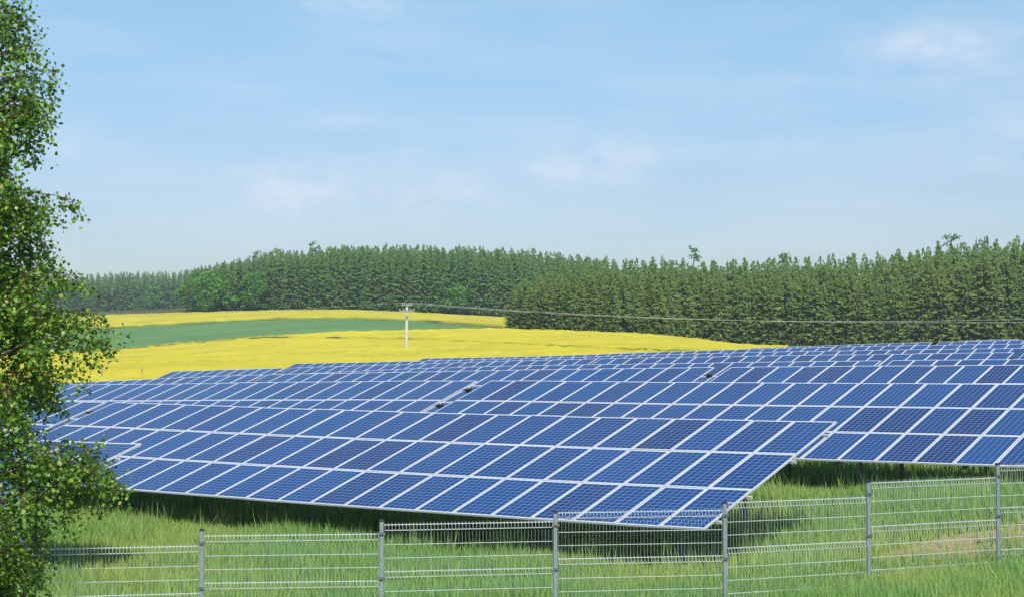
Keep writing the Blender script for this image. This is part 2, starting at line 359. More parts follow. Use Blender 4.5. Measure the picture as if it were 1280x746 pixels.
# crop fields: raised slabs of standing crop lying on the terrain
def solve_D(px, py, h=0., dmin=150):
    D = np.geomspace(dmin, 1150, 500); P = np.full_like(D, px); z = ground_z((px-640)/F*D, D)+h
    yy = 430-F*z/D
    idx = np.where(yy <= py)[0]
    return float(D[idx[0]]) if len(idx) else float(D[-1])
def curve(pts, px): return np.interp(px, [p[0] for p in pts], [p[1] for p in pts])
def field(name, label, mat, pxs, near, far, h, nd=50):
    """near/far: functions px -> distance"""
    rows_ = []
    for px in pxs:
        d0, d1 = near(px), far(px)
        d1 = max(d1, d0+.5)
        D = d0+(d1-d0)*np.linspace(0, 1, nd)**1.3
        x = (px-640)/F*D; z = ground_z(x, D)
        rows_.append(np.c_[x, D, z])
    G = np.array(rows_); n, m = G.shape[:2]
    top = G.copy(); top[..., 2] += h+RNG.normal(0, .10, (n, m)); bot = G.copy(); bot[..., 2] -= .3
    V = np.r_[top.reshape(-1, 3), bot.reshape(-1, 3)]; N = n*m
    I, J = np.meshgrid(np.arange(n-1), np.arange(m-1), indexing='ij'); a = (I*m+J).ravel()
    q = [np.c_[a, a+m, a+m+1, a+1]]
    def wall(idx, flip):
        w = np.c_[idx[:-1], idx[1:], idx[1:]+N, idx[:-1]+N]; return w[:, ::-1] if flip else w
    q += [wall(np.arange(n)*m, True), wall(np.arange(n)*m+m-1, False), wall(np.arange(m), False), wall((n-1)*m+np.arange(m), True)]
    me = np_mesh(name, V, q, mat); o = link(name, me)
    return tag(o, label, kind='stuff')
def Dfun(pts, h=0., dmin=150):
    xs = np.linspace(-250, 1500, 120); ds = np.array([solve_D(x, float(curve(pts, x)), h, dmin) for x in xs])
    return lambda px: float(np.interp(px, xs, ds))
seam = Dfun([(-250, 436), (100, 430), (320, 423.5), (500, 425), (640, 431.5), (740, 437), (900, 446), (1500, 452)], .9)
ntop = Dfun([(-250, 452), (60, 444), (135, 439.5), (215, 430), (330, 421), (430, 414.5), (600, 411), (640, 411.3), (700, 413), (800, 417), (870, 423), (950, 433), (1500, 425)], 1.1, 390)
_nt = ntop; NT860 = _nt(860); print('ntop', [round(_nt(p)) for p in (640, 700, 800, 860, 900, 930, 960)])
ntop = lambda p: _nt(p) if p < 860 else float(np.interp(p, [860, 1280, 1700], [NT860, 402, 388]))
gtop = Dfun([(-250, 428), (60, 417), (150, 409.5), (330, 400), (430, 398.5), (520, 402), (600, 408.5), (640, 411), (1500, 411)], .3)
utop = Dfun([(-250, 402), (150, 393.5), (330, 388.5), (440, 387.5), (520, 391), (635, 397), (1500, 400)], 1.0)
near_edge = lambda px: 140+max(0, (300-px))*.02
pxs = np.linspace(-250, 985, 150)
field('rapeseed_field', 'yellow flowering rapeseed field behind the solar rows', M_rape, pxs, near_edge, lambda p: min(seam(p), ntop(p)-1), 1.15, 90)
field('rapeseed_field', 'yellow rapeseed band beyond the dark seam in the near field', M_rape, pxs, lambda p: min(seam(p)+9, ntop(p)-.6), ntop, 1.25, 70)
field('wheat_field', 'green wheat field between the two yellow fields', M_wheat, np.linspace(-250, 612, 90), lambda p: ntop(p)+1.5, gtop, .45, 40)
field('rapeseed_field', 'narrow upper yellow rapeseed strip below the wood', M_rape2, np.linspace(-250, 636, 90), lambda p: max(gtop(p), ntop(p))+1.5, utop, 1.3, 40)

# bare soil showing through the thin grass beside the fence
def patch(name, cx, cy, rx, ry, seed):
    rr = np.random.default_rng(seed); n = 40; V = []
    for ring in np.linspace(0, 1, 13)[1:]:
        for k in range(n):
            a = 2*math.pi*k/n; w = 1+.18*math.sin(3*a+seed)+.12*math.sin(7*a+2*seed)
            V.append((cx+rx*ring*w*math.cos(a), cy+ry*ring*w*math.sin(a)))
    V = np.array(V); z = ground_z(V[:, 0], V[:, 1])+.06; V = np.c_[V, z]; V = np.r_[V, [[cx, cy, gz(cx, cy)+.06]]]
    q = [(i*n+k, i*n+(k+1) % n, (i+1)*n+(k+1) % n, (i+1)*n+k) for i in range(11) for k in range(n)]; t = [(len(V)-1, k, (k+1) % n) for k in range(n)]
    tag(link(name, np_mesh(name, V, [np.array(q)[:, ::-1][:, ::-1], np.array(t)], M_soil)), kind='structure')
SOIL = [(8.6, 31.2, 2.5, 1.6), (11.0, 32.4, 2.0, 1.2), (7.3, 29.0, 1.7, .8), (3.85, 29.8, .7, .8), (5.6, 28.0, .8, .7), (10.5, 29.6, 1.4, 1.0)]
for i, (a, b, c, d) in enumerate(SOIL): patch('soil', a, b, c, d, i+1)

# ------------------------------------------------------------------ solar tables
def module_meshes():
    w, l, fr, th = .99, 1.96, .028, .040
    g = MB()
    g.add([(fr, fr, th-.004), (w-fr, fr, th-.004), (w-fr, l-fr, th-.004), (fr, l-fr, th-.004)], [(0, 1, 2, 3)], 0)
    g.add([(fr, fr, th-.012), (w-fr, fr, th-.012), (w-fr, l-fr, th-.012), (fr, l-fr, th-.012)], [(3, 2, 1, 0)], 1)
    def ring(m, mi):
        b = .003
        m.box(0, w, 0, fr, 0, th-b, mi); m.box(0, w, l-fr, l, 0, th-b, mi); m.box(0, fr, fr, l-fr, 0, th-b, mi); m.box(w-fr, w, fr, l-fr, 0, th-b, mi)
        # chamfered lip
        o = [(0, 0), (w, 0), (w, l), (0, l)]; i_ = [(fr, fr), (w-fr, fr), (w-fr, l-fr), (fr, l-fr)]
        oo = [(b, b), (w-b, b), (w-b, l-b), (b, l-b)]
        vs = [(x, y, th-b+.0005) for x, y in o]+[(x, y, th) for x, y in oo]+[(x, y, th) for x, y in i_]+[(x, y, th-.006) for x, y in i_]
        fs = []
        for k in range(4):
            k2 = (k+1) % 4
            for lv in range(3): fs.append((lv*4+k, lv*4+k2, lv*4+4+k2, lv*4+4+k))
        m.add(vs, fs, mi)
    f = MB(); ring(f, 0)
    fm = f.mesh('frame', [M_alu])
    gm = g.mesh('solar_module', [M_cells, M_back])
    ring(g, 2)
    full = g.mesh('solar_module', [M_cells, M_back, M_alu])
    return gm, fm, full
MOD_G, MOD_F, MOD_FULL = module_meshes()
def solar_table(k, s0, s1, label, detail, stick=.02):
    """columns of three modules between along-row positions s0 < s1 on row k"""
    n = max(1, int(round((s1-s0)/MW))); step = (s1-s0)/n
    sm = .5*(s0+s1); base = TOP0+sm*UH+((k-1)*PIT-2.8)*NH
    root = empty('solar_table', (base[0], base[1], gz(base[0], base[1])))
    tag(root, label, 'solar table', 'rows of solar tables')
    rl = Vector(root.location)
    def top(s): return TOP0+s*UH+(k-1)*PIT*NH+np.array([0, 0, float(row_z(k, s))])
    ss = s0+step*np.arange(n+1); tops = [top(s) for s in ss]
    for c in range(n):
        ux = Vector(tops[c+1]-tops[c]).normalized(); vy = Vector(VV); vy = (vy-ux*vy.dot(ux)).normalized(); nz_ = ux.cross(vy)
        for r in range(3):
            o = Vector(tops[c])-vy*(ML*(3-r)-.01)+ux*(step-.99)/2
            # a hand-mounted module never sits perfectly true
            j = Matrix.Rotation(random.gauss(0, .0022), 3, ux) @ Matrix.Rotation(random.gauss(0, .0022), 3, vy)
            M = Matrix((j@ux, j@vy, j@nz_)).transposed().to_4x4(); M.translation = o-rl+nz_*random.uniform(0, .004)
            m = link('solar_module', MOD_G if detail else MOD_FULL, root); m.matrix_local = M
            if detail: link('frame', MOD_F, m)
    U, W_ = Vector(UH), Vector(VV); NN = U.cross(W_)
    # mounting rails along the row under the modules, sticking out a little at both ends
    for v in (.50, 1.75, 3.70, 5.25):
        mb = MB(); dz = v-3*ML
        pts = [Vector(t)+W_*dz-rl for t in tops]; pts[0] = pts[0]-U*.02; pts[-1] = pts[-1]+U*stick
        vs, fs = [], []
        for p in pts:
            for a, b in ((-.02, -.003), (.02, -.003), (.02, -.062), (-.02, -.062)): vs.append(p+W_*a+NN*b)
        for i in range(len(pts)-1):
            for q in range(4): fs.append((i*4+q, i*4+(q+1) % 4, (i+1)*4+(q+1) % 4, (i+1)*4+q))
        fs += [(3, 2, 1, 0), tuple(len(vs)-4+q for q in range(4))]
        mb.add(vs, fs); rail = mb.build('mounting_rail', M_alu, root)
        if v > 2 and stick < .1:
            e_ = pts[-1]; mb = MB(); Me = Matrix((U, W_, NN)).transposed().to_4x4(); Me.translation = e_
            mb.box(.0, .20, -.06, .06, -.12, -.004, 0, Me); mb.build('rail_end_box', M_cap, rail)  # plain dark box just past the rail's right end, in the gap
    nf = max(2, int(round((s1-s0)/3.4)))
    for i in range(nf):
        s = s0+1.5+(s1-s0-3.)*i/(nf-1) if nf > 1 else sm
        t = Vector(top(s))-rl
        Mx = Matrix((U, W_, NN)).transposed().to_4x4(); Mx.translation = t
        mb = MB(); mb.box(-.035, .035, -3*ML+.25, -.25, -.20, -.078, 0, Mx); mb.build('rafter', M_steel, root)
        for v in (-4.2, -1.5):
            p = t+W_*v-NN*.20; wx = p+rl; g = gz(wx.x, wx.y)-.4-rl.z
            mb = MB(); mb.box(p.x-.05, p.x+.05, p.y-.04, p.y+.04, g, p.z+.06); mb.build('support_post', M_steel, root)
        mb = MB(); a = t+W_*-4.2-NN*.2; b = t+W_*-2.6-NN*.22; a = Vector((a.x, a.y, a.z-.5))
        mb.tube([a, b], .025, 4); mb.build('brace', M_steel, root)
    return root
T = 23.23
TABLES = [
 (0, -9.2-T, -9.2, 'blue solar table at the far left whose right end shows through the birch leaves', 1, .10),
 (1, -23.23, 0, 'front solar table nearest the fence, its right end standing over the grass', 1, .10),
 (1, -23.64-T, -23.64, 'solar table left of the front one, mostly hidden by the birch', 1),
 (2, -17.94, 5.3, 'second row solar table at the right edge, its lower edge in full view', 1),
 (2, -18.5-T, -18.5, 'second row solar table left of the gap with two dark spots', 1),
 (3, -15.32, 7.9, 'third row solar table right of the gap with dark spots', 0),
 (3, -16.01-T, -16.01, 'third row solar table in mid picture between two gaps', 0),
 (3, -39.6-T*.75, -39.6, 'third row solar table at the left beyond the small gap', 0),
 (4, -13.95, 9.3, 'fourth row solar table at the right edge, right of its gap', 0),
 (4, -14.45-T, -14.45, 'fourth row solar table left of the gap at the right', 0),
 (4, -38.1-T*.6, -38.1, 'fourth row solar table mostly sunk behind the third row at the left', 0),
 (5, -12.4, 10.8, 'fifth row solar table cut off by the right picture edge', 0),
 (5, -12.91-T, -12.91, 'fifth row solar table between its two gaps, right of the middle', 0),
 (5, -36.4-T, -36.4, 'fifth row solar table in mid picture left of the dark gap', 0),
 (5, -70.5, -60.1, 'short solar table ending the fifth row at its left corner', 0),
 (6, -10.6, 12.6, 'sixth row solar table out at the right edge', 0),
 (6, -11.1-T, -11.1, 'sixth row solar table at the right of its gap', 0),
 (6, -34.6-T, -34.6, 'sixth row solar table left of its gap', 0),
 (6, -70.0, -58.0, 'short solar table ending the sixth row, below the utility pole', 0),
 (7, -32.7, -9.5, 'seventh row solar table at the right', 0),
 (7, -33.2-T, -33.2, 'seventh row solar table in the middle distance against the rapeseed', 0),
 (7, -67.5, -56.55, 'short solar table ending the seventh row, right of the utility pole', 0),
 (8, -30.8, -7.6, 'eighth row solar table at the right edge', 0),
 (8, -31.27-T*.62, -31.27, 'eighth row solar table just below the wood', 0),
 (9, -33.5, -29.4, 'small solar table in the last row, farthest of all at the right', 0),
]
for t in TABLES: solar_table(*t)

# ------------------------------------------------------------------ wire mesh fence
FENCE = [((px-640)/F*D, D, (430-y)/F*D, zg) for px, D, y, zg in POSTS]
PTOP = [-2.80, -2.655, -2.52, -2.39, -2.285, -2.075, -1.885]
fence = empty('wire_mesh_fence', (FENCE[0][0], FENCE[0][1], FENCE[0][3]))
tag(fence, 'galvanised wire mesh fence stepping up the slope in front of the panels', 'fence')
fl = Vector(fence.location)
def panel_mesh():
    W, H = 2.42, 1.73; m = MB()
    folds = [.03, .69, 1.35]
    prof = [(0., 0.), (0., -folds[0])]
    for f in folds: prof += [(0, -f), (.045, -f-.012), (.045, -f-.068), (0, -f-.08)]
    prof += [(0, -H)]
    n = 49
    for i in range(n):
        x = W*i/(n-1)
        m.tube([(x, -d-.004, z) for d, z in prof[1:] if True], .0021, 3, caps=False)
        m.tube([(x, -.004, .0), (x, -.004, -.03)], .0021, 3, caps=False)
        for f in folds: m.tube([(x, -.004, -f), (x, -.045, -f-.012), (x, -.045, -f-.068), (x, -.004, -f-.08)], .0050, 4, caps=False)
    for f in folds:
        for z in (f, f+.08): m.tube([(0, -.004, -z), (W, -.004, -z)], .0072, 4)
    for z in (.03+.08+.2, .03+.08+.39, .69+.08+.2, .69+.08+.39, 1.35+.08+.22): m.tube([(0, 0, -z), (W, 0, -z)], .0055, 4)
    return m.mesh('mesh_panel', M_wire)
PM = panel_mesh()
def post_mesh(h):
    m = MB(); m.box(-.027, .027, -.02, .02, -h, 0); return m
for i, (x, y, zt, zg) in enumerate(FENCE):
    h = zt-(zg-.5)
    p = post_mesh(h).build('fence_post', M_post, fence)
    nx = FENCE[min(i+1, len(FENCE)-1)]; pv = FENCE[max(i-1, 0)]
    a = math.atan2(nx[1]-pv[1], nx[0]-pv[0]); p.location = Vector((x, y, zt))-fl; p.rotation_euler = (0, 0, a)
    c = MB(); c.box(-.034, .034, -.026, .026, 0.0, .022); c.box(-.028, .028, -.02, .02, .022, .03); c.build('post_cap', M_cap, p)
    for z in (.17, .80, 1.45):
        c = MB(); c.box(-.055, .055, -.034, -.023, -z-.02, -z+.02); c.tube([(0, -.03, -z), (0, -.05, -z)], .012, 6); c.build('clamp', M_steel, p)
for i in range(len(FENCE)-1):
    a, b = FENCE[i], FENCE[i+1]; d = Vector((b[0]-a[0], b[1]-a[1], 0)); L = d.length; d.normalize()
    o = link('mesh_panel', PM, fence); o.location = Vector((a[0], a[1], PTOP[i]))+d*.045-fl; o.rotation_euler = (0, R(random.uniform(-.2, .2)), math.atan2(d.y, d.x)); o.scale = ((L-.09)/2.42, 1, 1)

# ------------------------------------------------------------------ utility pole and cables
PD = 270.; pxb = 507.4
bx, by, bz = at(pxb, PD)
pole = empty('utility_pole', (bx, by, bz)); tag(pole, 'pale concrete utility pole with two crossarms standing in the rapeseed', 'utility pole')
ptop = at_y(508.8, PD, 380.)
hh = ptop[2]-bz; lean = ptop[0]-bx
m = MB(); m.tube([(lean*t, 0, -1+(hh+1)*t) for t in np.linspace(0, 1, 8)], [.30-.13*t for t in np.linspace(0, 1, 8)], 10); m.build('shaft', M_conc, pole, True)
arms = []
for dz, half, off in ((-.12, .8, 0), (-1.05, 1.2, 0)):
    m = MB(); m.box(lean-half+off, lean+half+off, -.26, -.16, hh+dz-.09, hh+dz+.09); arm = m.build('crossarm', M_post, pole)
    for q in (-half+.08, -half*.45, half*.45, half-.08):
        m = MB(); X = lean+q+off; m.tube([(X, -.21, hh+dz+.055), (X, -.21, hh+dz+.12), (X, -.21, hh+dz+.15), (X, -.21, hh+dz+.3), (X, -.21, hh+dz+.34)], [.03, .03, .09, .08, .05], 8); m.build('insulator', M_ins, arm)
m = MB(); m.box(lean*.8-.12, lean*.8+.12, -.30, -.19, hh-2.35, hh-1.75); m.build('switch_box', M_steel, pole)
def cable(p0, p1, sag, label, r=.026):
    p0, p1 = Vector(p0), Vector(p1); m = MB(); pts = []
    for t in np.linspace(0, 1, 40):
        p = p0.lerp(p1, float(t)); p = p-Vector((0, 0, sag*4*t*(1-t))); pts.append(p-p0)
    m.tube(pts, r, 4); o = m.build('power_cable', M_cable); o.location = p0
    tag(o, label, 'cable', 'power cables on the pole')
P1 = Vector((bx+lean, by-.21, bz+hh+.22))
right_end = Vector(at_y(1560, 215., 395))
cable(P1+Vector((.9, 0, 0)), right_end, 1.75, 'overhead cable running right from the pole, lower of the two')
cable(P1+Vector((-.9, 0, 0)), right_end+Vector((-1.2, 5, .7)), 2.0, 'overhead cable running right from the pole, upper of the two')
left_end = Vector(at_y(60, 420., 389))
cable(P1+Vector((-.95, .02, 0)), left_end, 1.0, 'overhead cable dropping away left from the pole')
# little marker stakes behind the last rows at the left
for px, D, l in ((127.7, 152, 'thin wooden marker stake at the field edge beside the birch'), (177.5, 155, 'thin wooden marker stake at the field edge left of the fifth row corner')):
    x, y, z = at(px, D); m = MB(); m.tube([(0, 0, -.3), (.03, 0, 1.75)], .05, 6); m.tube([(.03, 0, 1.75), (.03, 0, 1.9)], [.05, .015], 6)
    o = m.build('marker_stake', M_wood); o.location = (x, y, z); tag(o, l, 'stake', 'marker stakes')

# ------------------------------------------------------------------ trees of the wood
def spruce_mesh(seed, H=25., Rm=2.5, whorls=27, per=7, low=.05, name='crown', mat=None, fine=3):
    rr = random.Random(seed); V, T3 = [], []
    tipx = rr.uniform(-.3, .3)
    for w in range(whorls):
        t = low+(1-low)*(w+rr.uniform(-.25, .25))/whorls; t = min(max(t, .02), .985)
        z = H*t; prof = min(1., (1-t)*2.3)**.85*min(1., .65+t*1.6)
        for b in range(max(4, int(round(per*(.5+.6*prof))))):
            a = rr.uniform(0, 2*math.pi); L = Rm*prof*rr.uniform(.5, 1.2)+.22
            droop = rr.uniform(.15, .75)*L*(1.1-.7*t); up = rr.uniform(.05, .25)*L
            ca, sa = math.cos(a), math.sin(a); o = len(V)
            zz = z+rr.uniform(-.75, .75)*(1-.6*t); hw = L*rr.uniform(.09, .19)
            def P(f, side, dz): 
                r_ = L*f; return (ca*r_-sa*side, sa*r_+ca*side, zz-droop*math.sin(f*1.5)+up*f*f*f+dz)
            V += [P(0, 0, .15), P(.45, 0, .12), P(.8, 0, .05), P(1, 0, 0),
                  P(.28, hw*.75, -hw*.35), P(.5, hw*rr.uniform(.5, .7), -hw*.25), P(.62, hw, -hw*.75), P(.82, hw*.45, -hw*.5),
                  P(.28, -hw*.75, -hw*.35), P(.5, -hw*rr.uniform(.5, .7), -hw*.25), P(.62, -hw, -hw*.75), P(.82, -hw*.45, -hw*.5)]
            T3 += [(o, o+4, o+1), (o+1, o+4, o+5), (o+1, o+5, o+6), (o+1, o+6, o+2), (o+2, o+6, o+7), (o+2, o+7, o+3),
                   (o, o+1, o+8), (o+1, o+9, o+8), (o+1, o+10, o+9), (o+1, o+2, o+10), (o+2, o+11, o+10), (o+2, o+3, o+11)]
            for _ in range(fine):                       # hanging side sprays
                f = rr.uniform(.3, 1.05); s = rr.uniform(-1, 1)*hw; o2 = len(V); ll = rr.uniform(.4, 1.1); q = rr.uniform(.10, .28)
                c = P(f, s, -.1); an = rr.uniform(0, 6.28)
                V += [(c[0]-q*math.cos(an), c[1]-q*math.sin(an), c[2]), (c[0]+q*math.cos(an), c[1]+q*math.sin(an), c[2]+.1), (c[0]+rr.uniform(-.2, .2), c[1]+rr.uniform(-.2, .2), c[2]-ll)]
                T3.append((o2, o2+1, o2+2))
    o = len(V); V += [(-.09, 0, H*.95), (.09, 0, H*.95), (0, 0, H*1.0), (0, -.09, H*.95), (0, .09, H*.95)]; T3 += [(o, o+1, o+2), (o+3, o+4, o+2)]
    return np.array(V), np.array(T3)
def trunk_mesh(H, r0, name='trunk', mat=None):
    m = MB(); m.tube([(0, 0, -1.0), (0, 0, H*.3), (0, 0, H*.7), (0, 0, H*.97)], [r0*1.15, r0*.85, r0*.45, .03], 7); return m.mesh(name, mat or M_bark, True)
def crown_of(seed, mat, **kw):
    V, T3 = spruce_mesh(seed, **kw); return np_mesh('crown', V, T3, mat)
SP_A = [crown_of(i, M_needles, whorls=32+i % 4, Rm=2.5+.22*(i % 4), per=17) for i in range(7)]
SP_B = [crown_of(40+i, M_needles_far, whorls=27+i % 3, Rm=2.7+.22*(i % 3), per=16, low=.12) for i in range(5)]
SP_C = [crown_of(80+i, M_needles_far, whorls=19, Rm=3.0, per=10, low=.12, fine=1) for i in range(4)]
TRUNK = trunk_mesh(25., .24)
def spruce(px, D, h, meshes, label, group, wide=1.):
    x, y, z = at(px, D); o = empty('spruce_tree', (x, y, z-.1), random.uniform(0, 6.28)); s = h/25.3
    sx = s**.75*wide*random.uniform(.88, 1.15)
    for nme, me in (('trunk', TRUNK), ('crown', random.choice(meshes))):
        c = link(nme, me, o); c.scale = (sx, sx, s)
    tag(o, label, 'spruce', group)
SKY_PTS = [(-400, 345), (0, 345), (85, 343), (150, 339), (215, 338), (240, 335), (262, 329), (300, 321), (330, 315), (352, 311), (375, 311), (400, 306), (430, 305), (480, 304), (560, 306), (640, 309), (680, 312), (720, 318), (800, 321), (850, 321), (900, 324), (950, 322), (1000, 319), (1060, 316), (1110, 315), (1150, 307), (1190, 301), (1230, 297), (1280, 292), (1700, 285)]
def sky_h(px, D, k=1.):
    x, y, z = at(px, D); return max(5., ((430-float(curve(SKY_PTS, px)))/F*D-z)*k)
count_ind = 0
STUFF = []                                           # (px, D, h) of the trees that merge into the mass behind
# the wood beyond the upper yellow strip
def left_front(px): return utop(px)+9
for row_i, (dd, step, k0) in enumerate(((0, 8.6, .93), (9, 9.2, .96))):
    px = 236. + row_i*4
    while px < 690:
        D = left_front(min(px, 640))+dd+random.uniform(-2.5, 2.5)
        if px > 650: D = max(D, 720)
        spruce(px, D, sky_h(px, D, k0)*random.uniform(.87, 1.05), SP_B, 'tall dark spruce in the dense wood edging the upper yellow strip', 'spruces of the middle wood', 1.15)
        count_ind += 1; px += step*random.uniform(.75, 1.25)
for dd, k0 in ((4.5, .93), (14, .97), (20, .99), (34, 1.0), (50, 1.0), (70, 1.0)):
    px = 232.
    while px < 760:
        D = left_front(min(px, 640))+dd+random.uniform(-5, 5)
        STUFF.append((px, D, sky_h(px, D, k0)*random.uniform(.93, 1.04))); px += 10*random.uniform(.7, 1.3)
# the nearer wood at the right
def right_front(px): return ntop(px)+7
def right_sky(px): return float(np.interp(px, [640, 655, 700, 760, 820, 1000], [352, 342, 331, 326, 325, 322])) if px < 1000 else float(curve(SKY_PTS, px))+3
def right_h(px, D): x, y, z = at(px, D); return max(4., (430-right_sky(px))/F*D-z)
for row_i, (dd, step, k0) in enumerate(((0, 11.5, .86), (6.5, 12.0, .92))):
    px = 641. + row_i*5
    while px < 1300:
        D = right_front(px)+dd+random.uniform(-2, 2)
        spruce(px, D, right_h(px, D)*k0*random.uniform(.84, 1.08), SP_A, 'bushy green spruce at the edge of the nearer wood behind the panels', 'spruces of the nearer wood', 1.25)
        count_ind += 1; px += step*random.uniform(.75, 1.25)
for dd, k0 in ((3.5, .84), (10, .92), (14, .95), (24, .98), (36, 1.0), (52, 1.0), (72, 1.0)):
    px = 648+dd*.8
    while px < 1420:
        D = right_front(px)+dd+random.uniform(-4, 4); h = right_h(px, D)*k0 if dd < 40 or px > 720 else right_h(px, D)*.97
        if dd > 40 and px > 690: h = sky_h(px, D)
        STUFF.append((px, D, h*random.uniform(.92, 1.05))); px += 12.5*random.uniform(.7, 1.3)
# the hazy wood far off at the left
for row_i, dd in enumerate((0, 14)):
    px = 60.+row_i*3
    while px < 246:
        D = 1085+dd+random.uniform(-5, 5)
        spruce(px, D, sky_h(px, D, .95)*random.uniform(.9, 1.05), SP_C, 'small far spruce in the hazy wood at the left', 'spruces of the far wood', 1.25)
        count_ind += 1; px += 7.2*random.uniform(.75, 1.25)
for dd in (30, 50, 75):
    px = -260.
    while px < 262:
        D = 1085+dd+random.uniform(-6, 6); STUFF.append((px, D, sky_h(px, D)*random.uniform(.94, 1.04))); px += 7.5*random.uniform(.7, 1.3)
print('individual spruces', count_ind, 'merged', len(STUFF))
def merged(name, trees, label):
    variants = [spruce_mesh(200+i, whorls=19, per=11, low=.3, fine=1, Rm=3.0) for i in range(4)]
    Vs, Ts, off = [], [], 0
    xs = np.array([(p-640)/F*D for p, D, h in trees]); ys = np.array([D for p, D, h in trees]); zs = ground_z(xs, ys)
    for (p, D, h), x, y, z in zip(trees, xs, ys, zs):
        V, T3 = random.choice(variants); a = random.uniform(0, 6.28); s = h/25.3; sx = s**.7*random.uniform(.95, 1.25)
        ca, sa = math.cos(a)*sx, math.sin(a)*sx
        Vs.append(np.c_[V[:, 0]*ca-V[:, 1]*sa+x, V[:, 0]*sa+V[:, 1]*ca+y, V[:, 2]*s+z]); Ts.append(T3+off); off += len(V)
    tag(link(name, np_mesh(name, np.concatenate(Vs), np.concatenate(Ts), M_needles_far)), label, kind='stuff')
merged('spruce_forest', STUFF, 'mass of spruce tops deeper in the woods')

def blob_crown(seed, W, H, z0, n, mat, leaf=.45, lobes=14, flat=.5):
    rr = np.random.default_rng(seed); Vs = []
    cs = []
    for i in range(lobes):
        a = rr.uniform(0, 6.28); zz = rr.uniform(0, 1); r_ = math.sqrt(max(0, 1-(2*zz-1)**2))*W*.36*rr.uniform(.5, 1.05)
        cs.append((math.cos(a)*r_, math.sin(a)*r_, z0+H*(.16+.70*zz), W*rr.uniform(.16, .30)))
    cs = np.array(cs); idx = rr.integers(0, lobes, n); d = rr.normal(size=(n, 3)); d /= np.linalg.norm(d, axis=1)[:, None]
    rad = cs[idx, 3]*rr.uniform(.55, 1.08, n)**.6
    P = cs[idx, :3]+d*rad[:, None]*np.array([1, 1, .75])
    nrm = d+rr.normal(0, .5, (n, 3)); nrm /= np.linalg.norm(nrm, axis=1)[:, None]
    t1 = np.cross(nrm, rr.normal(size=(n, 3))); t1 /= np.linalg.norm(t1, axis=1)[:, None]; t2 = np.cross(nrm, t1)
    s = leaf*rr.uniform(.5, 1.2, n)[:, None]
    V = np.stack([P+t1*s, P+t2*s*.7, P-t1*s, P-t2*s*.7], 1).reshape(-1, 3); q = np.arange(4*n).reshape(n, 4)
    return np_mesh('crown', V, q, mat)
def broadleaf(px, D, py_top, wpx, label, seed, n=2600, mat=M_leaf_dec, leaf=.5, lobes=14):
    x, y, z = at(px, D); H = (430-py_top)/F*D-z; W = wpx/F*D
    o = empty('broadleaf_tree', (x, y, z)); tag(o, label, 'broadleaf tree')
    link('trunk', trunk_mesh(H*.8, .3), o); link('crown', blob_crown(seed, W, H*.97, H*.03, n, mat, leaf, lobes), o)
uD = lambda p: utop(p)+4
broadleaf(262, uD(262), 338, 52, 'round bright green broadleaf tree at the left corner of the middle wood', 1, 4200)
broadleaf(236, uD(236)+10, 352, 36, 'smaller bright broadleaf tree left of the rounder one', 2, 2200)
broadleaf(318, uD(318)+1, 338, 44, 'bluish green broadleaf tree among the spruces right of the bright one', 3, 3000)
broadleaf(288, uD(288)+2, 362, 24, 'low dark broadleaf bush between the two larger broadleaf trees', 4, 1300)
broadleaf(574, uD(574)+1, 357, 42, 'lone broadleaf tree at the foot of the middle wood, right of the pole', 5, 2600)
broadleaf(190, 1078, 358, 34, 'broadleaf tree in front of the hazy far wood', 6, 1300, leaf=.8)
broadleaf(1122, right_front(1122)+60, 306, 26, 'rounded pale tree top rising above the spruces at the right', 8, 1500)
# scots pines with open crowns on the skyline
def pine(px, D, py_top, label, seed, wpx=16, lean=0.):
    x, y, z = at(px, D); H = (430-py_top)/F*D-z; W = wpx/F*D; rr = random.Random(seed)
    o = empty('pine_tree', (x, y, z)); tag(o, label, 'pine')
    m = MB(); m.tube([(0, 0, -1), (lean*.2, 0, H*.4), (lean*.6, 0, H*.75), (lean, 0, H*.97)], [.3, .24, .16, .06], 7)
    m.build('trunk', M_bark, o, True)
    Vs, q, off = [], [], 0
    for i in range(8):
        t = rr.uniform(.86, .99); a = rr.uniform(0, 6.28); L = W*.5*rr.uniform(.3, 1)*(1.2-.6*(t-.86)/.13)
        cx, cy, cz = lean*t+math.cos(a)*L, math.sin(a)*L, H*(t-.02)
        bm = MB(); bm.tube([(lean*t, 0, H*t-.8), (cx, cy, cz-.2)], [.09, .04], 5); bm.build('limb', M_bark, o)
        for _ in range(13):
            p = Vector((cx+rr.gauss(0, W*.10), cy+rr.gauss(0, W*.10), cz+rr.gauss(0, .3))); d = Vector((rr.gauss(0, 1), rr.gauss(0, 1), rr.gauss(0, .6))).normalized(); e = d.orthogonal()*.17
            Vs += [p-d*.5, p+e, p+d*.5, p-e]; q.append((off, off+1, off+2, off+3)); off += 4
    link('crown', np_mesh('crown', np.array([tuple(v) for v in Vs]), np.array(q), M_needles_far), o)
pine(345, left_front(345)+26, 306, 'broad topped pine standing above the skyline at the left shoulder', 1, 22)
pine(322, left_front(322)+26, 312, 'slim pine left of the broad topped pine on the skyline', 2, 14)
pine(862, right_front(862)+40, 306, 'crooked thin pine leaning right above the skyline', 3, 18, 1.6)
pine(390, left_front(390)+30, 300, 'thin pale pine top on the highest part of the middle wood', 4, 12)
pine(978, right_front(978)+45, 312, 'dark pine top above the right hand spruces', 5, 16)
pine(1190, right_front(1190)+45, 290, 'tallest pine on the rising skyline near the right edge', 6, 22)

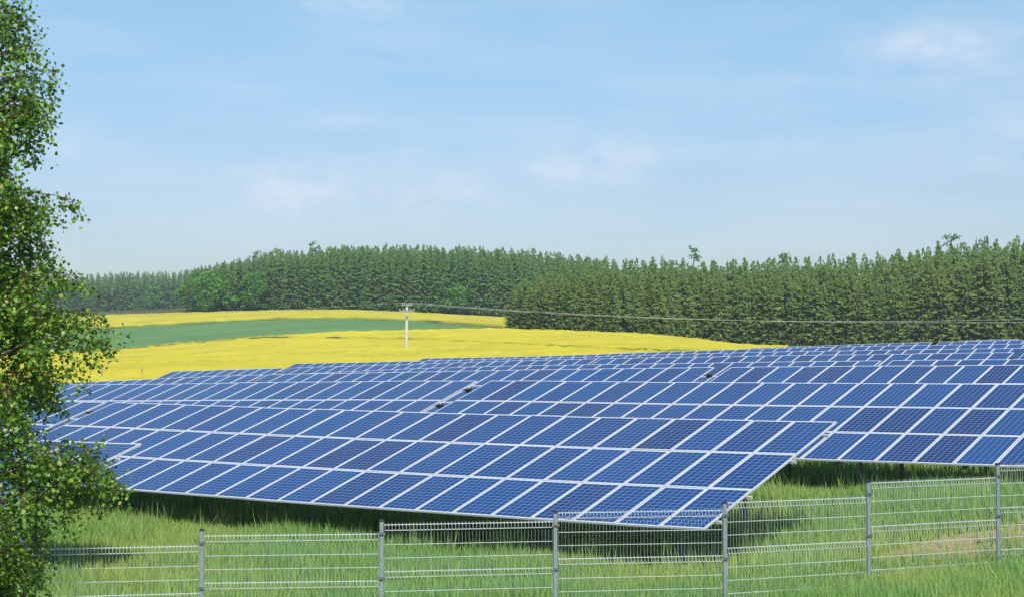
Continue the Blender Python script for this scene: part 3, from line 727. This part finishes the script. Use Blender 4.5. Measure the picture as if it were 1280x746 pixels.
# ------------------------------------------------------------------ tall grass
def grass(name, label, n_try, xr, yr, dens_fn, hfn, seed, wscale=1.):
    rr = np.random.default_rng(seed)
    x = rr.uniform(*xr, n_try); y = rr.uniform(*yr, n_try)
    keep = rr.uniform(0, 1, n_try) < dens_fn(x, y); x, y = x[keep], y[keep]; n = len(x)
    z = ground_z(x, y)-.02; h = hfn(x, y, rr)
    a = rr.uniform(0, 6.28, n); bend = h*rr.uniform(.04, .42, n); ba = rr.uniform(0, 6.28, n)*.85
    w = rr.uniform(.007, .017, n)*wscale
    dx, dy = np.cos(a)*w, np.sin(a)*w; bx_, by_ = np.cos(ba)*bend, np.sin(ba)*bend
    P = np.c_[x, y, z]
    def pt(f, side): return np.c_[x+bx_*f*f+dx*side, y+by_*f*f+dy*side, z+h*(f-.12*f*f*(bend/h))]
    V = np.stack([pt(0, -1), pt(0, 1), pt(.55, .85), pt(.55, -.85), pt(1, 0)], 1).reshape(-1, 3)
    b = np.arange(n)*5; q = np.c_[b, b+1, b+2, b+3]; t3 = np.c_[b+3, b+2, b+4]
    print(name, n); tag(link(name, np_mesh(name, V, [q, t3], M_grass)), label, kind='stuff')
def soil_w(x, y):
    d = np.full(len(x), 9.)
    for cx, cy, rx, ry in SOIL: d = np.minimum(d, np.hypot((x-cx)/rx, (y-cy)/ry))
    return np.clip((d-.60)/.70, .20, 1)
def inview(x, y): px = 640+F*x/np.maximum(y, 1); return (px > -120) & (px < 1400)
def vn(x, y, f, s): return .5+.25*(np.sin(x*f+s)+np.sin(y*f*1.3+s*2.1+x*f*.4))+.12*np.sin(x*f*2.7+y*f*2.1+s)
def rel(x, y): 
    P = np.c_[x, y]; return P@UH[:2]-TOP0[:2]@UH[:2], P@NH[:2]-TOP0[:2]@NH[:2]
def dens(x, y):
    s, c = rel(x, y)
    hid = ((c > 3.5) & (s < -4-(c-3.5)*.8)) | (c > 24)
    under = (c > -5.2) & (c < 4) & (s < 0) | (c > 6.2)
    d = np.where(hid, 0, np.where(under, .20, 1.))*inview(x, y)
    return d*soil_w(x, y)*(.55+.45*np.clip(vn(x, y, 2.1, .3), 0, 1))
def hgt(x, y, rr):
    b = .33+.22*np.clip(vn(x, y, 1.3, 1.), 0, 1)
    return b*rr.uniform(.55, 1.25, len(x))*(.35+.65*soil_w(x, y))*np.where(((rel(x, y)[1] > -5) & (rel(x, y)[1] < 1) & (rel(x, y)[0] < 0)) | ((rel(x, y)[1] > 6.5) & (rel(x, y)[1] < 12)), .75, 1.)
grass('meadow_grass', 'tall green meadow grass between the fence and the solar tables', 680000, (-13, 19), (22, 60), dens, hgt, 3)
def dens2(x, y): return (rel(x, y)[1] < 8)*inview(x, y)*soil_w(x, y)*(vn(x, y, 3.7, 2.) > .62)
grass('grass_stalks', 'taller seeding grass stalks standing out of the meadow', 22000, (-13, 17), (24, 46), dens2, lambda x, y, rr: rr.uniform(.55, .95, len(x)), 4, .6)
def dens3(x, y):
    px = 640+F*x/y; return ((px > 930) & (px < 1400))*1.
grass('roadside_grass', 'fresh green grass in front of the fence at the lower right', 60000, (1, 12), (19.5, 26.5), dens3, lambda x, y, rr: rr.uniform(.28, .62, len(x)), 5)

# ------------------------------------------------------------------ birch
BD = 17.5; BPX = -62.
ENV = [(-200, 40), (-60, 25), (0, 28), (18, 36), (40, 24), (58, 66), (85, 72), (110, 68), (150, 76), (165, 58), (190, 46), (215, 62), (235, 64), (250, 92), (270, 70), (300, 64), (330, 92), (350, 98), (375, 112), (400, 150), (425, 143), (445, 122), (465, 104), (490, 92), (515, 78), (540, 88), (560, 142), (580, 160), (600, 150), (620, 118), (645, 72), (680, 62), (715, 72), (746, 66), (800, 60)]
tx, ty = (BPX-640)/F*BD, BD
tz = gz(tx, ty)
birch = empty('birch_tree', (tx, ty, tz)); tag(birch, 'leafy green birch at the left edge hanging over the fence', 'birch')
rb = random.Random(5)
def zpy(py): return (430-py)/F*BD-tz
HT = 10.5
m = MB(); m.tube([(0, 0, -.3), (.05, 0, 1.5), (-.05, .05, 4), (.06, 0, 7), (0, 0, HT)], [.15, .12, .095, .06, .015], 9); m.build('trunk', M_birchbark, birch, True)
def env_r(z):
    py = 430-(z+tz)*F/BD; return (float(np.interp(py, [e[0] for e in ENV], [e[1] for e in ENV]))-BPX)*BD/F
branches = MB(); LP = []
def twig(p, d, L, thick):
    pts = [p.copy()]; d = d.normalized(); n = 5
    for i in range(n):
        d = (d+Vector((rb.gauss(0, .16), rb.gauss(0, .16), -.42+rb.gauss(0, .1)))).normalized(); p = p+d*L/n; pts.append(p.copy())
    branches.tube(pts, [thick*(1-.75*i/n) for i in range(n+1)], 3, caps=False)
    cnt = int(L*56)
    for _ in range(cnt):
        t = rb.uniform(.08, 1)*n; i = min(int(t), n-1); q = pts[i].lerp(pts[i+1], t-i)
        LP.append(q+Vector((rb.gauss(0, .045), rb.gauss(0, .045), rb.gauss(-.02, .05))))
def branch(az, ztip, reach, rise):
    z0 = max(.5, ztip-rise); p0 = Vector((0, 0, z0)); p1 = Vector((math.cos(az)*reach, math.sin(az)*reach, ztip))
    mid = p0.lerp(p1, .5)+Vector((rb.gauss(0, .06), rb.gauss(0, .06), .12*reach+.1))
    pts = []
    for t in np.linspace(0, 1, 8): 
        t = float(t); pts.append(p0*(1-t)**2+mid*2*t*(1-t)+p1*t*t)
    branches.tube(pts, [.018*(1-.85*i/7) for i in range(8)], 4, caps=False)
    nt = int(5+reach*7)
    for k in range(nt):
        t = rb.uniform(.22, 1)**.8*7; i = min(int(t), 6); q = pts[i].lerp(pts[i+1], t-i)
        dirv = (pts[i+1]-pts[i]).normalized()+Vector((rb.gauss(0, .7), rb.gauss(0, .7), rb.gauss(.05, .35)))
        rem = (1-t/7)
        twig(q, dirv, min(rb.uniform(.18, .5), .12+.55*rem+.15), .0035)
for i in range(165):
    py = rb.uniform(-230, 790); z = zpy(py); r_ = env_r(z)
    branch(rb.uniform(-math.pi, math.pi), z, r_*rb.uniform(.55, .97), rb.uniform(.25, .9))
for i in range(80):                               # extra limbs on the side that faces the field
    py = rb.uniform(-30, 780); z = zpy(py); branch(rb.uniform(-.75, .75), z, env_r(z)*rb.uniform(.7, 1.0), rb.uniform(.2, .8))
for py, px in ((20, 34), (62, 70), (88, 72), (150, 76), (250, 92), (345, 98), (398, 150), (412, 148), (425, 140), (440, 125), (562, 140), (575, 158), (582, 160), (590, 154), (604, 146)):
    z = zpy(py); branch(rb.uniform(-.35, .25), z, (px-BPX)*BD/F*.99, rb.uniform(.1, .45))
branches.build('branches', M_twig, birch)
n = len(LP); P = np.array([tuple(p) for p in LP]); rr = np.random.default_rng(9); print('birch leaves', n)
d = rr.normal(size=(n, 3))*np.array([1, 1, .5])+np.array([0, 0, -.75]); d /= np.linalg.norm(d, axis=1)[:, None]
sdv = np.cross(d, rr.normal(size=(n, 3))); sdv /= np.linalg.norm(sdv, axis=1)[:, None]; nn = np.cross(d, sdv)
L = (rr.uniform(.030, .060, n))[:, None]; w = L*.46
V = np.stack([P, P+d*L*.42+sdv*w+nn*L*.10, P+d*L, P+d*L*.42-sdv*w+nn*L*.10], 1).reshape(-1, 3); b = np.arange(n)*4
link('foliage', np_mesh('foliage', V, np.r_[np.c_[b, b+1, b+2], np.c_[b, b+2, b+3]], M_birchleaf), birch)

# ------------------------------------------------------------------ summer haze in the air
def haze(dens=.00017):
    t = NT('air'); v = t.new('ShaderNodeVolumePrincipled'); v.inputs['Color'].default_value = c4(.80, .90, 1.0); v.inputs['Density'].default_value = dens; v.inputs['Anisotropy'].default_value = .2
    t.t.links.new(v.outputs[0], t.out.inputs['Volume'])
    zmin = float(V_GROUND_MIN)-1
    m = MB(); m.box(-3050, 3050, -3050, 3050, zmin, 75); o = m.build('haze', t.mat); tag(o, kind='stuff')
HAZE = True
if HAZE: haze()
